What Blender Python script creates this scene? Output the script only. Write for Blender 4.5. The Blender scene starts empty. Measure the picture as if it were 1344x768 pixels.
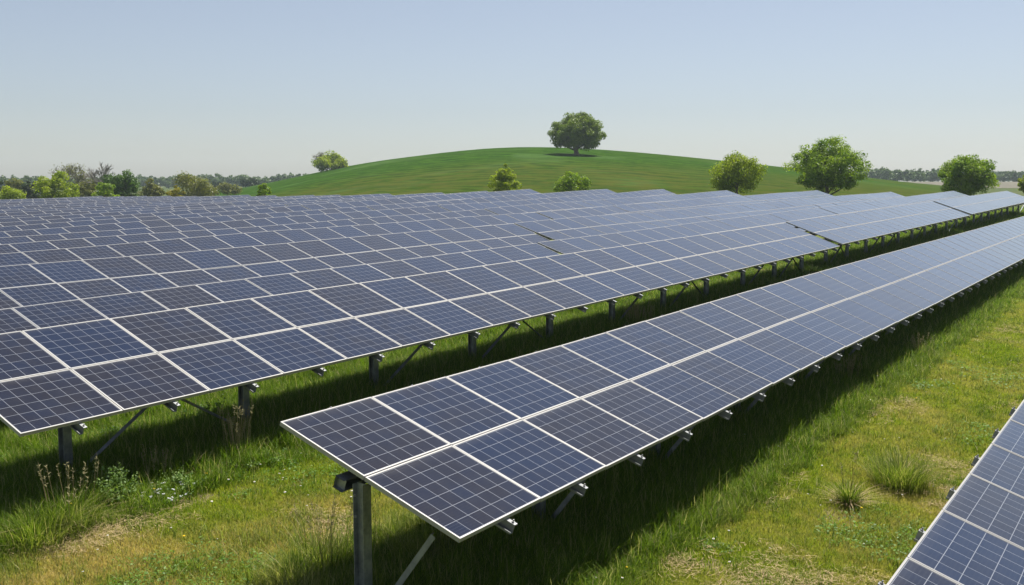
import bpy, math, random
import numpy as np
from mathutils import Vector, Matrix

rnd = random.Random(7)
rng = np.random.default_rng(11)
scene = bpy.context.scene
COL = scene.collection

# ------------------------------------------------------------------ camera
U = 1.3                      # metres per panel width
CAMZ = 4.1                   # camera height over the datum
FPX = 1311.8
PITCH = math.atan((384 - 237.9) / FPX)
cd = bpy.data.cameras.new('camera')
cam = bpy.data.objects.new('camera', cd)
COL.objects.link(cam)
cd.sensor_width = 36
cd.lens = FPX / 1344 * 36
cd.clip_start = 0.1
cd.clip_end = 9000
cam.location = (0, 0, CAMZ)
cam.rotation_euler = (math.pi / 2 - PITCH, 0, 0)
scene.camera = cam

# ------------------------------------------------------------------ world, sun
SUN_EL, SUN_AZ = 64.0, 31.0          # azimuth clockwise from +Y (straight ahead)
world = bpy.data.worlds.new('World')
scene.world = world
world.use_nodes = True
wn = world.node_tree.nodes
wl = world.node_tree.links
sky = wn.new('ShaderNodeTexSky')
sky.sky_type = 'NISHITA'
sky.sun_disc = False
sky.sun_elevation = math.radians(SUN_EL)
sky.sun_rotation = math.radians(SUN_AZ)
sky.air_density = 1.0
sky.dust_density = 0.65
sky.ozone_density = 1.6
sky.altitude = 60
bg = wn['Background']
bg.inputs['Strength'].default_value = 0.069
hs = wn.new('ShaderNodeHueSaturation')          # a hazy spring sky: paler than the clean-air model
hs.inputs['Saturation'].default_value = 0.62
tint = wn.new('ShaderNodeMix'); tint.data_type = 'RGBA'; tint.blend_type = 'MULTIPLY'
tint.inputs[0].default_value = 1.0
tint.inputs[7].default_value = (0.89, 0.905, 0.965, 1)
wl.new(sky.outputs['Color'], hs.inputs['Color'])
wl.new(hs.outputs['Color'], tint.inputs[6])
wl.new(tint.outputs[2], bg.inputs['Color'])

sd = bpy.data.lights.new('sun', 'SUN')
sd.energy = 4.7
sd.angle = math.radians(0.5)
sd.color = (1.0, 0.955, 0.88)
sun = bpy.data.objects.new('sun', sd)
COL.objects.link(sun)
dirv = Vector((math.sin(math.radians(SUN_AZ)) * math.cos(math.radians(SUN_EL)),
               math.cos(math.radians(SUN_AZ)) * math.cos(math.radians(SUN_EL)),
               math.sin(math.radians(SUN_EL))))
sun.rotation_euler = dirv.to_track_quat('Z', 'Y').to_euler()
sun.location = (0, 0, 40)

scene.view_settings.view_transform = 'Standard'
scene.view_settings.look = 'None'
scene.view_settings.exposure = 0.6
scene.view_settings.gamma = 1.0
scene.view_settings.use_curve_mapping = False
scene.render.engine = 'CYCLES'
cy = scene.cycles
cy.use_denoising = True
try:
    cy.denoiser = 'OPENIMAGEDENOISE'
    cy.denoising_input_passes = 'RGB_ALBEDO_NORMAL'
    cy.denoising_prefilter = 'ACCURATE'
except Exception:
    pass
cy.max_bounces = 6
cy.diffuse_bounces = 3
cy.glossy_bounces = 3
cy.transmission_bounces = 3
cy.transparent_max_bounces = 4
cy.volume_bounces = 1
cy.caustics_reflective = False
cy.caustics_refractive = False
cy.sample_clamp_indirect = 4

# ------------------------------------------------------------------ frame of the rows
AZ = 0.59424
RV = np.array([math.sin(AZ), math.cos(AZ)])               # along a row
EV = np.array([math.sin(AZ + math.pi / 2), math.cos(AZ + math.pi / 2)])  # across, down the tables
U0 = -5.495                                               # front row, high edge
NROW = 24                                                 # index 0 = right-hand row, 1 = front row ...
OFF = [4.24, 0.0, -4.26, -7.5] + [-11.1 - 3.7 * i for i in range(20)]
# two anchors (s, z) of each row's high edge, z relative to the camera, panel widths
ANCH = {0: ((5, -2.20), (70, -1.75)), 1: ((5, -1.77), (45, -1.39)), 2: ((6, -1.50), (70.7, -0.66)),
        3: ((9.5, -1.65), (71.5, -0.64)), 4: ((10.5, -1.41), (70.3, -0.70)), 5: ((14, -1.42), (66.3, -0.57)),
        6: ((15.5, -1.50), (59.7, -0.57)), 7: ((17, -1.53), (57.8, -0.54)), 8: ((19, -1.55), (57.6, -0.51)),
        9: ((21, -1.56), (53.8, -0.50)), 10: ((23, -1.57), (54.3, -0.66)), 11: ((25, -1.58), (54.1, -0.80)),
        12: ((27, -1.58), (53.5, -0.84))}
for k in range(13, NROW):
    f = (k - 12) / 11.0
    ANCH[k] = ((27 + 20 * f, -1.58 - 0.04 * f), (56 + 2 * f, -0.93 - 0.50 * f))
TILT = [18.6, 18.46, 20.4, 19.5] + [19.3] * 20
DEP = 0.8815


def wob(k, s):
    if k < 3:
        return 0.0
    return (0.018 * math.sin(s * 0.23 + k * 1.9) + 0.012 * math.sin(s * 0.61 + k * 0.7)) * min(1, (k - 2) / 3)


def ztop(k, s, wobble=True):
    (s0, z0), (s1, z1) = ANCH[k]
    t = (s - s0) / (s1 - s0)
    t = max(-0.6, min(t, 1.12))
    if k == 1:      # the front row climbs, levels and climbs again
        z = float(np.interp(s, [-20, 5, 9, 14, 19, 25, 45, 70], [-2.0, -1.77, -1.745, -1.665, -1.62, -1.565, -1.39, -1.2]))
    else:
        z = z0 + (z1 - z0) * t
    return z + (wob(k, s) if wobble else 0)


def tilt(k, s):
    if k == 1:
        return math.radians(float(np.interp(s, [5, 9, 20, 40], [18.46, 19.2, 23.5, 25.0])))
    return math.radians(TILT[k])


def us_to_xy(u, s):
    return (u * EV[0] + s * RV[0]) * U, (u * EV[1] + s * RV[1]) * U


def xy_to_us(x, y):
    return (x * EV[0] + y * EV[1]) / U, (x * RV[0] + y * RV[1]) / U


CL = 1.40 * U      # high edge over the ground
ROWU = [U0 + OFF[k] + 0.83 for k in range(NROW)]


def field_ground(u, s):
    if u >= ROWU[0]:
        return ztop(0, s, False) * U - CL
    if u <= ROWU[-1]:
        return ztop(NROW - 1, s, False) * U - CL
    for k in range(NROW - 1):
        if ROWU[k + 1] <= u <= ROWU[k]:
            t = (u - ROWU[k]) / (ROWU[k + 1] - ROWU[k])
            return ((1 - t) * ztop(k, s, False) + t * ztop(k + 1, s, False)) * U - CL
    return -3.0


def smooth(a, b, x):
    t = max(0.0, min(1.0, (x - a) / (b - a)))
    return t * t * (3 - 2 * t)


def ray(px, py):
    X = (px - 672) / FPX
    Z = -(py - 384) / FPX
    return np.array([X, math.cos(PITCH) + Z * math.sin(PITCH), -math.sin(PITCH) + Z * math.cos(PITCH)])


# the hill: crest line as bearing / height
HY = 360.0
CREST_PX = [(-100, 262), (180, 262), (273, 256.7), (320, 246.7), (393, 231.7), (458, 217.7), (515, 210), (575, 203.3), (631, 197.3),
            (688, 195.3), (731, 196), (798, 199.3), (896, 207.3), (949, 212.7), (1036, 221), (1136, 232.7), (1179, 238.3),
            (1229, 243.3), (1300, 250), (1500, 256)]
_cx, _cz = [], []
for px, py in CREST_PX:
    d = ray(px, py)
    _cx.append(d[0] / d[1] * HY)
    _cz.append(d[2] / d[1] * HY)


def crest(x):
    v = 0
    for o, w in ((-14, .15), (-7, .2), (0, .3), (7, .2), (14, .15)):
        v += w * float(np.interp(x + o, _cx, _cz))
    return v


def base_ground(x, y):
    """height relative to the camera, hill left out"""
    u, s = xy_to_us(x, y)
    g = field_ground(u, s)
    r = math.hypot(x, y)
    far = -4.6 + 2.2 * smooth(-60, 60, x) + 2.0 * smooth(340, 540, r) * smooth(90, 170, x)
    return g + (far - g) * smooth(95, 190, r)


def hill_h(x, y):
    b = base_ground(x, y) - 0.5
    c = crest(x * HY / max(y, 150))
    if y < HY:
        t = max(0, min(1, (y - 118) / (HY - 118)))
        w = math.sin(t * math.pi / 2) ** 1.15 if t > 0 else 0
    else:
        t = min(1, (y - HY) / 260)
        w = math.cos(t * math.pi / 2) ** 2
    if y < 118:
        return b - 1
    return b + (c - b) * w


def ground_z(x, y):
    """absolute z of what one stands on"""
    return CAMZ + max(base_ground(x, y), hill_h(x, y))


def hit(px, py, t0=100, t1=520):
    d = ray(px, py)
    t = t0
    while t < t1:
        P = d * t
        if P[2] + CAMZ <= ground_z(P[0], P[1]):
            return P[0], P[1], ground_z(P[0], P[1])
        t += 1.0
    P = d * t1
    return P[0], P[1], ground_z(P[0], P[1])


def at_dist(px, Y):
    d = ray(px, 240)
    return d[0] / d[1] * Y, Y


# ------------------------------------------------------------------ helpers
def tag(o, label=None, cat=None, group=None, kind=None):
    if label: o['label'] = label
    if cat: o['category'] = cat
    if group: o['group'] = group
    if kind: o['kind'] = kind
    return o


def empty(name, loc=(0, 0, 0)):
    o = bpy.data.objects.new(name, None)
    COL.objects.link(o)
    o.location = loc
    o.empty_display_size = 0.2
    return o


class MB:
    def __init__(s):
        s.v = []
        s.f = []
        s.m = []

    def add(s, vs, fs, m=0):
        b = len(s.v)
        s.v += [tuple(v) for v in vs]
        s.f += [tuple(b + i for i in f) for f in fs]
        s.m += [m] * len(fs)

    def box(s, a, b, m=0, M=None):
        x0, y0, z0 = a
        x1, y1, z1 = b
        vs = [Vector(p) for p in ((x0, y0, z0), (x1, y0, z0), (x1, y1, z0), (x0, y1, z0), (x0, y0, z1), (x1, y0, z1), (x1, y1, z1), (x0, y1, z1))]
        if M is not None:
            vs = [M @ v for v in vs]
        s.add(vs, [(3, 2, 1, 0), (4, 5, 6, 7), (0, 1, 5, 4), (1, 2, 6, 5), (2, 3, 7, 6), (3, 0, 4, 7)], m)

    def tube(s, pts, radii, n=6, m=0, cap=True):
        pts = [Vector(p) for p in pts]
        rings = []
        b = len(s.v)
        for i, p in enumerate(pts):
            d = (pts[min(i + 1, len(pts) - 1)] - pts[max(i - 1, 0)])
            if d.length < 1e-9: d = Vector((0, 0, 1))
            d.normalize()
            a = d.cross(Vector((0.3, 0.9, 0.1)))
            if a.length < 0.1: a = d.cross(Vector((1, 0, 0)))
            a.normalize()
            c = d.cross(a)
            for j in range(n):
                t = 2 * math.pi * j / n
                s.v.append(tuple(p + (a * math.cos(t) + c * math.sin(t)) * radii[i]))
        for i in range(len(pts) - 1):
            for j in range(n):
                s.f.append((b + i * n + j, b + i * n + (j + 1) % n, b + (i + 1) * n + (j + 1) % n, b + (i + 1) * n + j))
                s.m.append(m)
        if cap:
            s.f.append(tuple(b + (len(pts) - 1) * n + j for j in range(n)))
            s.m.append(m)

    def mesh(s, name, mats, smooth=False):
        me = bpy.data.meshes.new(name)
        me.from_pydata(s.v, [], s.f)
        for m in mats: me.materials.append(m)
        me.polygons.foreach_set('material_index', s.m)
        if smooth: me.polygons.foreach_set('use_smooth', [True] * len(s.f))
        me.update()
        return me

    def build(s, name, mats, parent=None, smooth=False, loc=(0, 0, 0)):
        o = bpy.data.objects.new(name, s.mesh(name, mats if isinstance(mats, list) else [mats], smooth))
        COL.objects.link(o)
        o.location = loc
        if parent: o.parent = parent
        return o


def link_mesh(name, me, parent=None):
    o = bpy.data.objects.new(name, me)
    COL.objects.link(o)
    if parent: o.parent = parent
    return o


# ------------------------------------------------------------------ node helpers
class N:
    def __init__(s, name):
        s.mat = bpy.data.materials.new(name)
        s.mat.use_nodes = True
        s.t = s.mat.node_tree
        s.b = s.t.nodes['Principled BSDF']
        s.out = s.t.nodes['Material Output']

    def n(s, typ, **kw):
        nd = s.t.nodes.new(typ)
        for k, v in kw.items(): setattr(nd, k, v)
        return nd

    def link(s, a, b):
        s.t.links.new(a, b)

    def math(s, op, a, b=None, c=None, clamp=False):
        nd = s.n('ShaderNodeMath', operation=op)
        nd.use_clamp = clamp
        for i, v in enumerate((a, b, c)):
            if v is None: continue
            if hasattr(v, 'links') or isinstance(v, bpy.types.NodeSocket): s.link(v, nd.inputs[i])
            else: nd.inputs[i].default_value = v
        return nd.outputs[0]

    def mix(s, f, a, b, mode='MIX'):
        nd = s.n('ShaderNodeMix', data_type='RGBA', blend_type=mode)
        for inp, v in ((nd.inputs[0], f), (nd.inputs[6], a), (nd.inputs[7], b)):
            if isinstance(v, bpy.types.NodeSocket): s.link(v, inp)
            elif isinstance(v, (int, float)): inp.default_value = v
            else: inp.default_value = (*v, 1)
        return nd.outputs[2]

    def noise(s, vec, scale, detail=3, rough=0.55, dist=0.0):
        nd = s.n('ShaderNodeTexNoise')
        nd.inputs['Scale'].default_value = scale
        nd.inputs['Detail'].default_value = detail
        nd.inputs['Roughness'].default_value = rough
        nd.inputs['Distortion'].default_value = dist
        if vec is not None: s.link(vec, nd.inputs['Vector'])
        return nd.outputs['Fac']

    def ramp(s, f, a, b, lo=0.0, hi=1.0):
        nd = s.n('ShaderNodeMapRange')
        nd.interpolation_type = 'SMOOTHSTEP'
        s.link(f, nd.inputs[0])
        nd.inputs[1].default_value = a
        nd.inputs[2].default_value = b
        nd.inputs[3].default_value = lo
        nd.inputs[4].default_value = hi
        return nd.outputs[0]

    def pos(s):
        return s.n('ShaderNodeNewGeometry').outputs['Position']

    def sep(s, v):
        nd = s.n('ShaderNodeSeparateXYZ')
        s.link(v, nd.inputs[0])
        return nd.outputs


# ------------------------------------------------------------------ materials
def mat_glass():
    m = N('cell_glass')
    tc = m.n('ShaderNodeTexCoord')
    x, y, z = m.sep(tc.outputs['UV'])          # metres from the corner of the laminate
    cw, ch = CELLW, CELLH
    fx = m.math('DIVIDE', x, cw)
    fy = m.math('DIVIDE', y, ch)

    def line(f, period, width):
        fr = m.math('FRACT', f)
        d = m.math('ABSOLUTE', m.math('SUBTRACT', fr, 0.5))
        return m.math('GREATER_THAN', d, 0.5 - width / period / 2)
    lx = line(fx, cw, 0.0058)
    ly = line(fy, ch, 0.0058)
    grid = m.math('MAXIMUM', lx, ly)
    # busbars run along the row
    bb = line(m.math('MULTIPLY', fy, 5), ch / 5, 0.0022)
    bb = m.math('MULTIPLY', bb, 0.30)
    ci = m.math('FLOOR', fx)
    cj = m.math('FLOOR', fy)
    info = m.n('ShaderNodeObjectInfo')
    cv = m.n('ShaderNodeCombineXYZ')
    m.link(ci, cv.inputs[0]); m.link(cj, cv.inputs[1]); m.link(m.math('MULTIPLY', info.outputs['Random'], 71.3), cv.inputs[2])
    wn_ = m.n('ShaderNodeTexWhiteNoise'); m.link(cv.outputs[0], wn_.inputs[0])
    pn = m.n('ShaderNodeCombineXYZ')
    m.link(x, pn.inputs[0]); m.link(y, pn.inputs[1]); m.link(m.math('MULTIPLY', info.outputs['Random'], 37.0), pn.inputs[2])
    big = m.noise(pn.outputs[0], 1.7, 3)
    grain = m.n('ShaderNodeTexVoronoi'); grain.inputs['Scale'].default_value = 55
    m.link(pn.outputs[0], grain.inputs['Vector'])
    gsep = m.n('ShaderNodeSeparateColor'); m.link(grain.outputs['Color'], gsep.inputs[0])
    f = m.math('ADD', m.math('MULTIPLY', m.math('SUBTRACT', wn_.outputs['Value'], 0.5), 0.30), m.math('ADD', m.math('MULTIPLY', m.math('SUBTRACT', info.outputs['Random'], 0.5), 0.85), big))
    col = m.mix(m.ramp(f, -0.1, 1.0), (0.0080, 0.0050, 0.0072), (0.0012, 0.0085, 0.0340))
    col = m.mix(m.math('MULTIPLY', gsep.outputs[0], 0.16), col, (0.006, 0.012, 0.030))
    col = m.mix(bb, col, (0.12, 0.125, 0.14))
    col = m.mix(grid, col, (0.24, 0.25, 0.27))
    # dust film, thicker at the low edge
    dust = m.noise(pn.outputs[0], 4.5, 5, 0.7)
    low = m.ramp(y, CELLH * 5.4, CELLH * 6.1, 0, 0.06)
    dfac = m.math('ADD', m.ramp(dust, 0.35, 0.9, 0.0, 0.030), low)
    col = m.mix(dfac, col, (0.36, 0.33, 0.29))
    m.link(col, m.b.inputs['Base Color'])
    m.link(m.ramp(dust, 0.3, 0.8, 0.07, 0.16), m.b.inputs['Roughness'])
    m.b.inputs['IOR'].default_value = 1.52
    m.b.inputs['IOR'].default_value = 1.33
    m.b.inputs['Coat Weight'].default_value = 0.85       # fine dust film: a broad lobe, strong only edge-on
    m.b.inputs['Coat Roughness'].default_value = 0.15
    m.b.inputs['Coat IOR'].default_value = 1.45
    return m.mat


def mat_metal(name, col, rough=0.4, var=0.25, scale=6, metallic=0.9, stain=None):
    m = N(name)
    tc = m.n('ShaderNodeTexCoord')
    n1 = m.noise(tc.outputs['Object'], scale, 5, 0.65)
    c = m.mix(m.ramp(n1, 0.3, 0.75), tuple(v * (1 - var) for v in col), col)
    if stain:
        n2 = m.noise(tc.outputs['Object'], scale * 0.7, 6, 0.75, 0.6)
        c = m.mix(m.ramp(n2, 0.58, 0.72, 0, 0.5), c, stain)
    m.link(c, m.b.inputs['Base Color'])
    m.b.inputs['Metallic'].default_value = metallic
    m.link(m.ramp(n1, 0.2, 0.8, rough + 0.12, rough - 0.08), m.b.inputs['Roughness'])
    return m.mat


def uv_nodes(m):
    """u, s coordinates of the rows (panel widths) at a shading point"""
    x, y, z = m.sep(m.pos())
    u = m.math('ADD', m.math('MULTIPLY', x, EV[0] / U), m.math('MULTIPLY', y, EV[1] / U))
    s = m.math('ADD', m.math('MULTIPLY', x, RV[0] / U), m.math('MULTIPLY', y, RV[1] / U))
    return u, s


def dryness(m):
    """how dry the turf is at a place: mown lanes between the rows are drier than the turf near the tables"""
    p = m.pos()
    x, y, z = m.sep(p)
    flat = m.n('ShaderNodeCombineXYZ')
    m.link(x, flat.inputs[0]); m.link(y, flat.inputs[1])
    u, s = uv_nodes(m)
    n1 = m.noise(flat.outputs[0], 0.35, 5, 0.6, 0.4)
    n2 = m.noise(flat.outputs[0], 1.9, 4, 0.65)
    dry = m.math('ADD', m.math('MULTIPLY', n1, 0.65), m.math('MULTIPLY', n2, 0.35))
    dry = m.ramp(dry, 0.36, 0.62)
    # lanes: front-left lane (u -7.6..-5.7) and right lane (u -3.6..-1.5)
    def lane(c, w):
        d = m.math('ABSOLUTE', m.math('SUBTRACT', u, c))
        return m.ramp(d, w * 0.45, w, 1, 0.0)
    l1 = m.math('MULTIPLY', lane(-6.2, 1.9), m.ramp(s, 4.5, 9.0, 1.0, 0.35))
    l2 = m.math('MULTIPLY', lane(-2.5, 1.6), m.ramp(s, 8, 20, 0.6, 0.5))
    l = m.math('MAXIMUM', l1, l2)
    return m.math('MULTIPLY', dry, m.math('ADD', m.math('MULTIPLY', l, 0.95), 0.07)), flat.outputs[0], l


# bare soil patches (u, s, radius) in panel widths
def px_us(px, py, z):
    d = ray(px, py)
    t = z / d[2]
    return xy_to_us(d[0] * t, d[1] * t)


SOIL = [px_us(250, 664, -3.95) + (0.24,), px_us(180, 655, -3.95) + (0.22,), px_us(315, 650, -3.95) + (0.12,), px_us(390, 640, -3.95) + (0.13,),
        px_us(940, 737, -4.25) + (0.17,), px_us(1100, 672, -4.25) + (0.27,), px_us(960, 690, -4.25) + (0.09,), px_us(90, 700, -3.95) + (0.22,), px_us(1125, 515, -4.2) + (0.3,)]


def mat_ground():
    m = N('meadow_ground')
    dry, flat, l = dryness(m)
    u, s = uv_nodes(m)
    fine = m.noise(flat, 22, 4, 0.7)
    mid = m.noise(flat, 4.0, 4, 0.6)
    wet = m.mix(m.ramp(fine, 0.3, 0.7), (0.085, 0.120, 0.014), (0.16, 0.20, 0.028))
    drc = m.mix(m.ramp(fine, 0.3, 0.7), (0.17, 0.15, 0.055), (0.30, 0.25, 0.11))
    c = m.mix(dry, wet, drc)
    # bare soil
    soil = None
    for (a, b, r) in SOIL:
        du = m.math('SUBTRACT', u, a)
        ds = m.math('MULTIPLY', m.math('SUBTRACT', s, b), 0.75)
        d = m.math('SQRT', m.math('ADD', m.math('MULTIPLY', du, du), m.math('MULTIPLY', ds, ds)))
        d = m.math('ADD', d, m.math('MULTIPLY', m.math('SUBTRACT', mid, 0.5), 0.6))
        k = m.ramp(d, r * 0.6, r * 1.25, 1, 0)
        k = m.math('MULTIPLY', k, 0.8)
        soil = k if soil is None else m.math('MAXIMUM', soil, k)
    sc = m.mix(m.ramp(fine, 0.3, 0.7), (0.17, 0.12, 0.08), (0.30, 0.225, 0.155))
    c = m.mix(soil, c, sc)
    # far meadow beyond the rows: even green-olive
    far = m.ramp(s, 72, 84)
    fn = m.noise(flat, 0.06, 4, 0.6)
    fc = m.mix(m.ramp(fn, 0.35, 0.65), (0.040, 0.075, 0.010), (0.085, 0.095, 0.02))
    c = m.mix(far, c, fc)
    m.link(c, m.b.inputs['Base Color'])
    m.b.inputs['Roughness'].default_value = 0.9
    m.b.inputs['Specular IOR Level'].default_value = 0.15
    bump = m.n('ShaderNodeBump')
    bump.inputs['Strength'].default_value = 0.6
    bump.inputs['Distance'].default_value = 0.05
    m.link(fine, bump.inputs['Height'])
    m.link(bump.outputs[0], m.b.inputs['Normal'])
    return m.mat


def mat_blade(name, wet_a, wet_b, dry_c, dryamt=1.0, trans=0.45):
    m = N(name)
    dry, flat, l = dryness(m)
    info = m.n('ShaderNodeNewGeometry').outputs['Random Per Island']
    n2 = m.noise(flat, 7.0, 3)
    wet = m.mix(m.ramp(m.math('ADD', m.math('MULTIPLY', info, 0.5), m.math('MULTIPLY', n2, 0.5)), 0.25, 0.75), wet_a, wet_b)
    dr = m.math('ADD', m.math('MULTIPLY', dry, dryamt), m.math('MULTIPLY', m.math('SUBTRACT', info, 0.5), 0.4), clamp=True)
    c = m.mix(dr, wet, dry_c)
    c = m.mix(m.math('MULTIPLY', m.math('GREATER_THAN', info, 0.90), 0.75), c, (0.62, 0.52, 0.30))     # dead blades
    c = m.mix(m.math('MULTIPLY', m.math('LESS_THAN', info, 0.22), 0.5), c, (0.045, 0.085, 0.012))
    m.link(c, m.b.inputs['Base Color'])
    m.b.inputs['Roughness'].default_value = 0.55
    m.b.inputs['Specular IOR Level'].default_value = 0.12
    tr = m.n('ShaderNodeBsdfTranslucent')
    m.link(m.mix(1.0, c, (1.0, 1.1, 0.55), 'MULTIPLY'), tr.inputs['Color'])
    ms = m.n('ShaderNodeMixShader')
    ms.inputs[0].default_value = trans
    m.link(m.b.outputs[0], ms.inputs[1]); m.link(tr.outputs[0], ms.inputs[2])
    m.link(ms.outputs[0], m.out.inputs['Surface'])
    return m.mat


def mat_leaf(name, a, b, trans=0.4, bright=None):
    m = N(name)
    at = m.n('ShaderNodeAttribute'); at.attribute_name = 'tint'
    c = m.mix(at.outputs['Fac'], a, b)
    m.link(c, m.b.inputs['Base Color'])
    m.b.inputs['Roughness'].default_value = 0.5
    m.b.inputs['Specular IOR Level'].default_value = 0.3
    tr = m.n('ShaderNodeBsdfTranslucent')
    m.link(m.mix(1.0, c, (1.1, 1.15, 0.5), 'MULTIPLY'), tr.inputs['Color'])
    ms = m.n('ShaderNodeMixShader'); ms.inputs[0].default_value = trans
    m.link(m.b.outputs[0], ms.inputs[1]); m.link(tr.outputs[0], ms.inputs[2])
    m.link(ms.outputs[0], m.out.inputs['Surface'])
    return m.mat


def mat_plain(name, a, b, scale=8, rough=0.85, trans=0.0):
    m = N(name)
    tc = m.n('ShaderNodeTexCoord')
    m.link(m.mix(m.ramp(m.noise(tc.outputs['Object'], scale, 4), 0.3, 0.7), a, b), m.b.inputs['Base Color'])
    m.b.inputs['Roughness'].default_value = rough
    m.b.inputs['Specular IOR Level'].default_value = 0.2
    return m.mat


def mat_hill():
    m = N('hill_crop')
    p = m.pos()
    x, y, z = m.sep(p)
    fl = m.n('ShaderNodeCombineXYZ'); m.link(x, fl.inputs[0]); m.link(y, fl.inputs[1])
    flat = fl.outputs[0]
    n1 = m.noise(flat, 0.02, 4, 0.55)
    n2 = m.noise(flat, 0.22, 4, 0.65)
    n3 = m.noise(flat, 0.9, 4, 0.75)
    # drill rows follow the slope in a slow bend
    w = m.math('ADD', m.math('MULTIPLY', x, 0.55), m.math('ADD', m.math('MULTIPLY', y, 1.0), m.math('MULTIPLY', n1, 46)))
    st = m.math('SINE', m.math('MULTIPLY', w, 1.15))
    tram = m.math('GREATER_THAN', m.math('SINE', m.math('MULTIPLY', w, 0.21)), 0.955)
    f = m.math('ADD', m.math('MULTIPLY', n2, 0.5), m.math('ADD', m.math('MULTIPLY', n3, 0.4), m.math('MULTIPLY', st, 0.085)))
    g = m.mix(m.ramp(f, 0.28, 0.62), (0.013, 0.044, 0.004), (0.048, 0.106, 0.010))
    pale = m.ramp(m.noise(flat, 0.035, 3, 0.5, 1.0), 0.52, 0.70, 0, 0.38)
    g = m.mix(pale, g, (0.10, 0.17, 0.055))
    ol = m.math('MULTIPLY', m.ramp(n1, 0.38, 0.62), m.ramp(x, 10, 110))
    g = m.mix(m.math('MULTIPLY', ol, 0.4), g, (0.078, 0.080, 0.012))
    low = m.math('MULTIPLY', m.ramp(y, 235, 180), m.ramp(n2, 0.35, 0.65, 0.2, 0.8))
    g = m.mix(low, g, (0.075, 0.078, 0.016))
    g = m.mix(m.math('MULTIPLY', tram, 0.35), g, (0.03, 0.05, 0.012))
    m.link(g, m.b.inputs['Base Color'])
    m.b.inputs['Roughness'].default_value = 1.0
    m.b.inputs['Specular IOR Level'].default_value = 0.0
    return m.mat


LIP = 0.0165
PW = U - 0.014
PD = DEP * U - 0.014
CELLW = (PW - 2 * LIP - 0.012) / 7
CELLH = (PD - 2 * LIP - 0.012) / 6
M_GLASS = mat_glass()
M_ALU = mat_metal('frame_aluminium', (0.41, 0.40, 0.38), 0.5, 0.12, 5, metallic=0.3, stain=(0.55, 0.47, 0.38))
M_ALU_DIM = mat_metal('frame_aluminium_dimmed', (0.35, 0.35, 0.35), 0.5, 0.15, 5, metallic=0.3)  # far rows' frames: weaker sun on the metal is put into a darker colour
M_STEEL = mat_metal('galvanised_steel', (0.36, 0.38, 0.40), 0.5, 0.4, 9, metallic=0.75)
M_RAIL = mat_metal('galvanised_rail', (0.34, 0.35, 0.35), 0.55, 0.35, 9, metallic=0.5, stain=(0.42, 0.38, 0.32))
M_GASKET = mat_plain('black_gasket', (0.012, 0.012, 0.012), (0.02, 0.02, 0.02))
M_BOLT = mat_metal('bolt_zinc', (0.38, 0.38, 0.38), 0.5, 0.2, 20, metallic=0.6)
M_GROUND = mat_ground()
M_HILL = mat_hill()
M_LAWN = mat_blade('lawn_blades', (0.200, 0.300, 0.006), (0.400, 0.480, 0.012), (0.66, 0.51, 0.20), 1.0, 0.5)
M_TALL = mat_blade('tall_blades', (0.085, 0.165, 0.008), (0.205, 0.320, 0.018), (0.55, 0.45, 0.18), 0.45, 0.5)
M_STRAW = mat_plain('straw', (0.50, 0.38, 0.20), (0.34, 0.25, 0.13), 20)
M_SEED = mat_plain('seed_heads', (0.42, 0.38, 0.20), (0.30, 0.27, 0.12), 30)
M_BARK = mat_plain('bark', (0.10, 0.08, 0.06), (0.19, 0.155, 0.12), 5)
M_TWIG = mat_plain('bare_twigs', (0.19, 0.175, 0.16), (0.28, 0.26, 0.24), 3)
M_PETAL = mat_plain('white_petals', (0.8, 0.8, 0.78), (0.7, 0.7, 0.66))
M_YELLOW = mat_plain('yellow_petals', (0.75, 0.55, 0.03), (0.65, 0.42, 0.02))

# ------------------------------------------------------------------ ground sheet
def polar_sheet(name, mat, radii, angs, zf, kind='structure'):
    nr, na = len(radii), len(angs)
    vs = []
    for r in radii:
        for a in angs:
            x, y = r * math.sin(a), r * math.cos(a)
            vs.append((x, y, zf(x, y)))
    fs = []
    for i in range(nr - 1):
        for j in range(na - 1):
            b = i * na + j
            fs.append((b, b + 1, b + na + 1, b + na))
    me = bpy.data.meshes.new(name)
    me.from_pydata(vs, [], [tuple(reversed(f)) for f in fs])
    me.materials.append(mat)
    me.polygons.foreach_set('use_smooth', [True] * len(fs))
    me.update()
    o = bpy.data.objects.new(name, me)
    COL.objects.link(o)
    tag(o, kind=kind)
    return o


def gz(x, y):
    z = CAMZ + base_ground(x, y)
    r = math.hypot(x, y)
    if r < 60:
        z += 0.012 * math.sin(x * 1.9 + 0.7 * y) * math.cos(y * 1.3 - x * 0.4)
    return z


radii = [0.4 * 1.0] + list(np.geomspace(1.0, 150, 210)) + list(np.geomspace(156, 1400, 46))
angs = [math.radians(a) for a in np.linspace(-180, 180, 481)]
ground = polar_sheet('ground', M_GROUND, radii, angs, gz)

# the hill with its crop
hx = np.linspace(-260, 330, 170)
hy = np.linspace(112, 618, 130)
mb = MB()
hv = [(x, y, CAMZ + hill_h(x, y)) for y in hy for x in hx]
hf = [(j * 170 + i, j * 170 + i + 1, (j + 1) * 170 + i + 1, (j + 1) * 170 + i) for j in range(129) for i in range(169)]
mb.v = hv; mb.f = hf; mb.m = [0] * len(hf)
tag(mb.build('hill', M_HILL, smooth=True), kind='structure')


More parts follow.
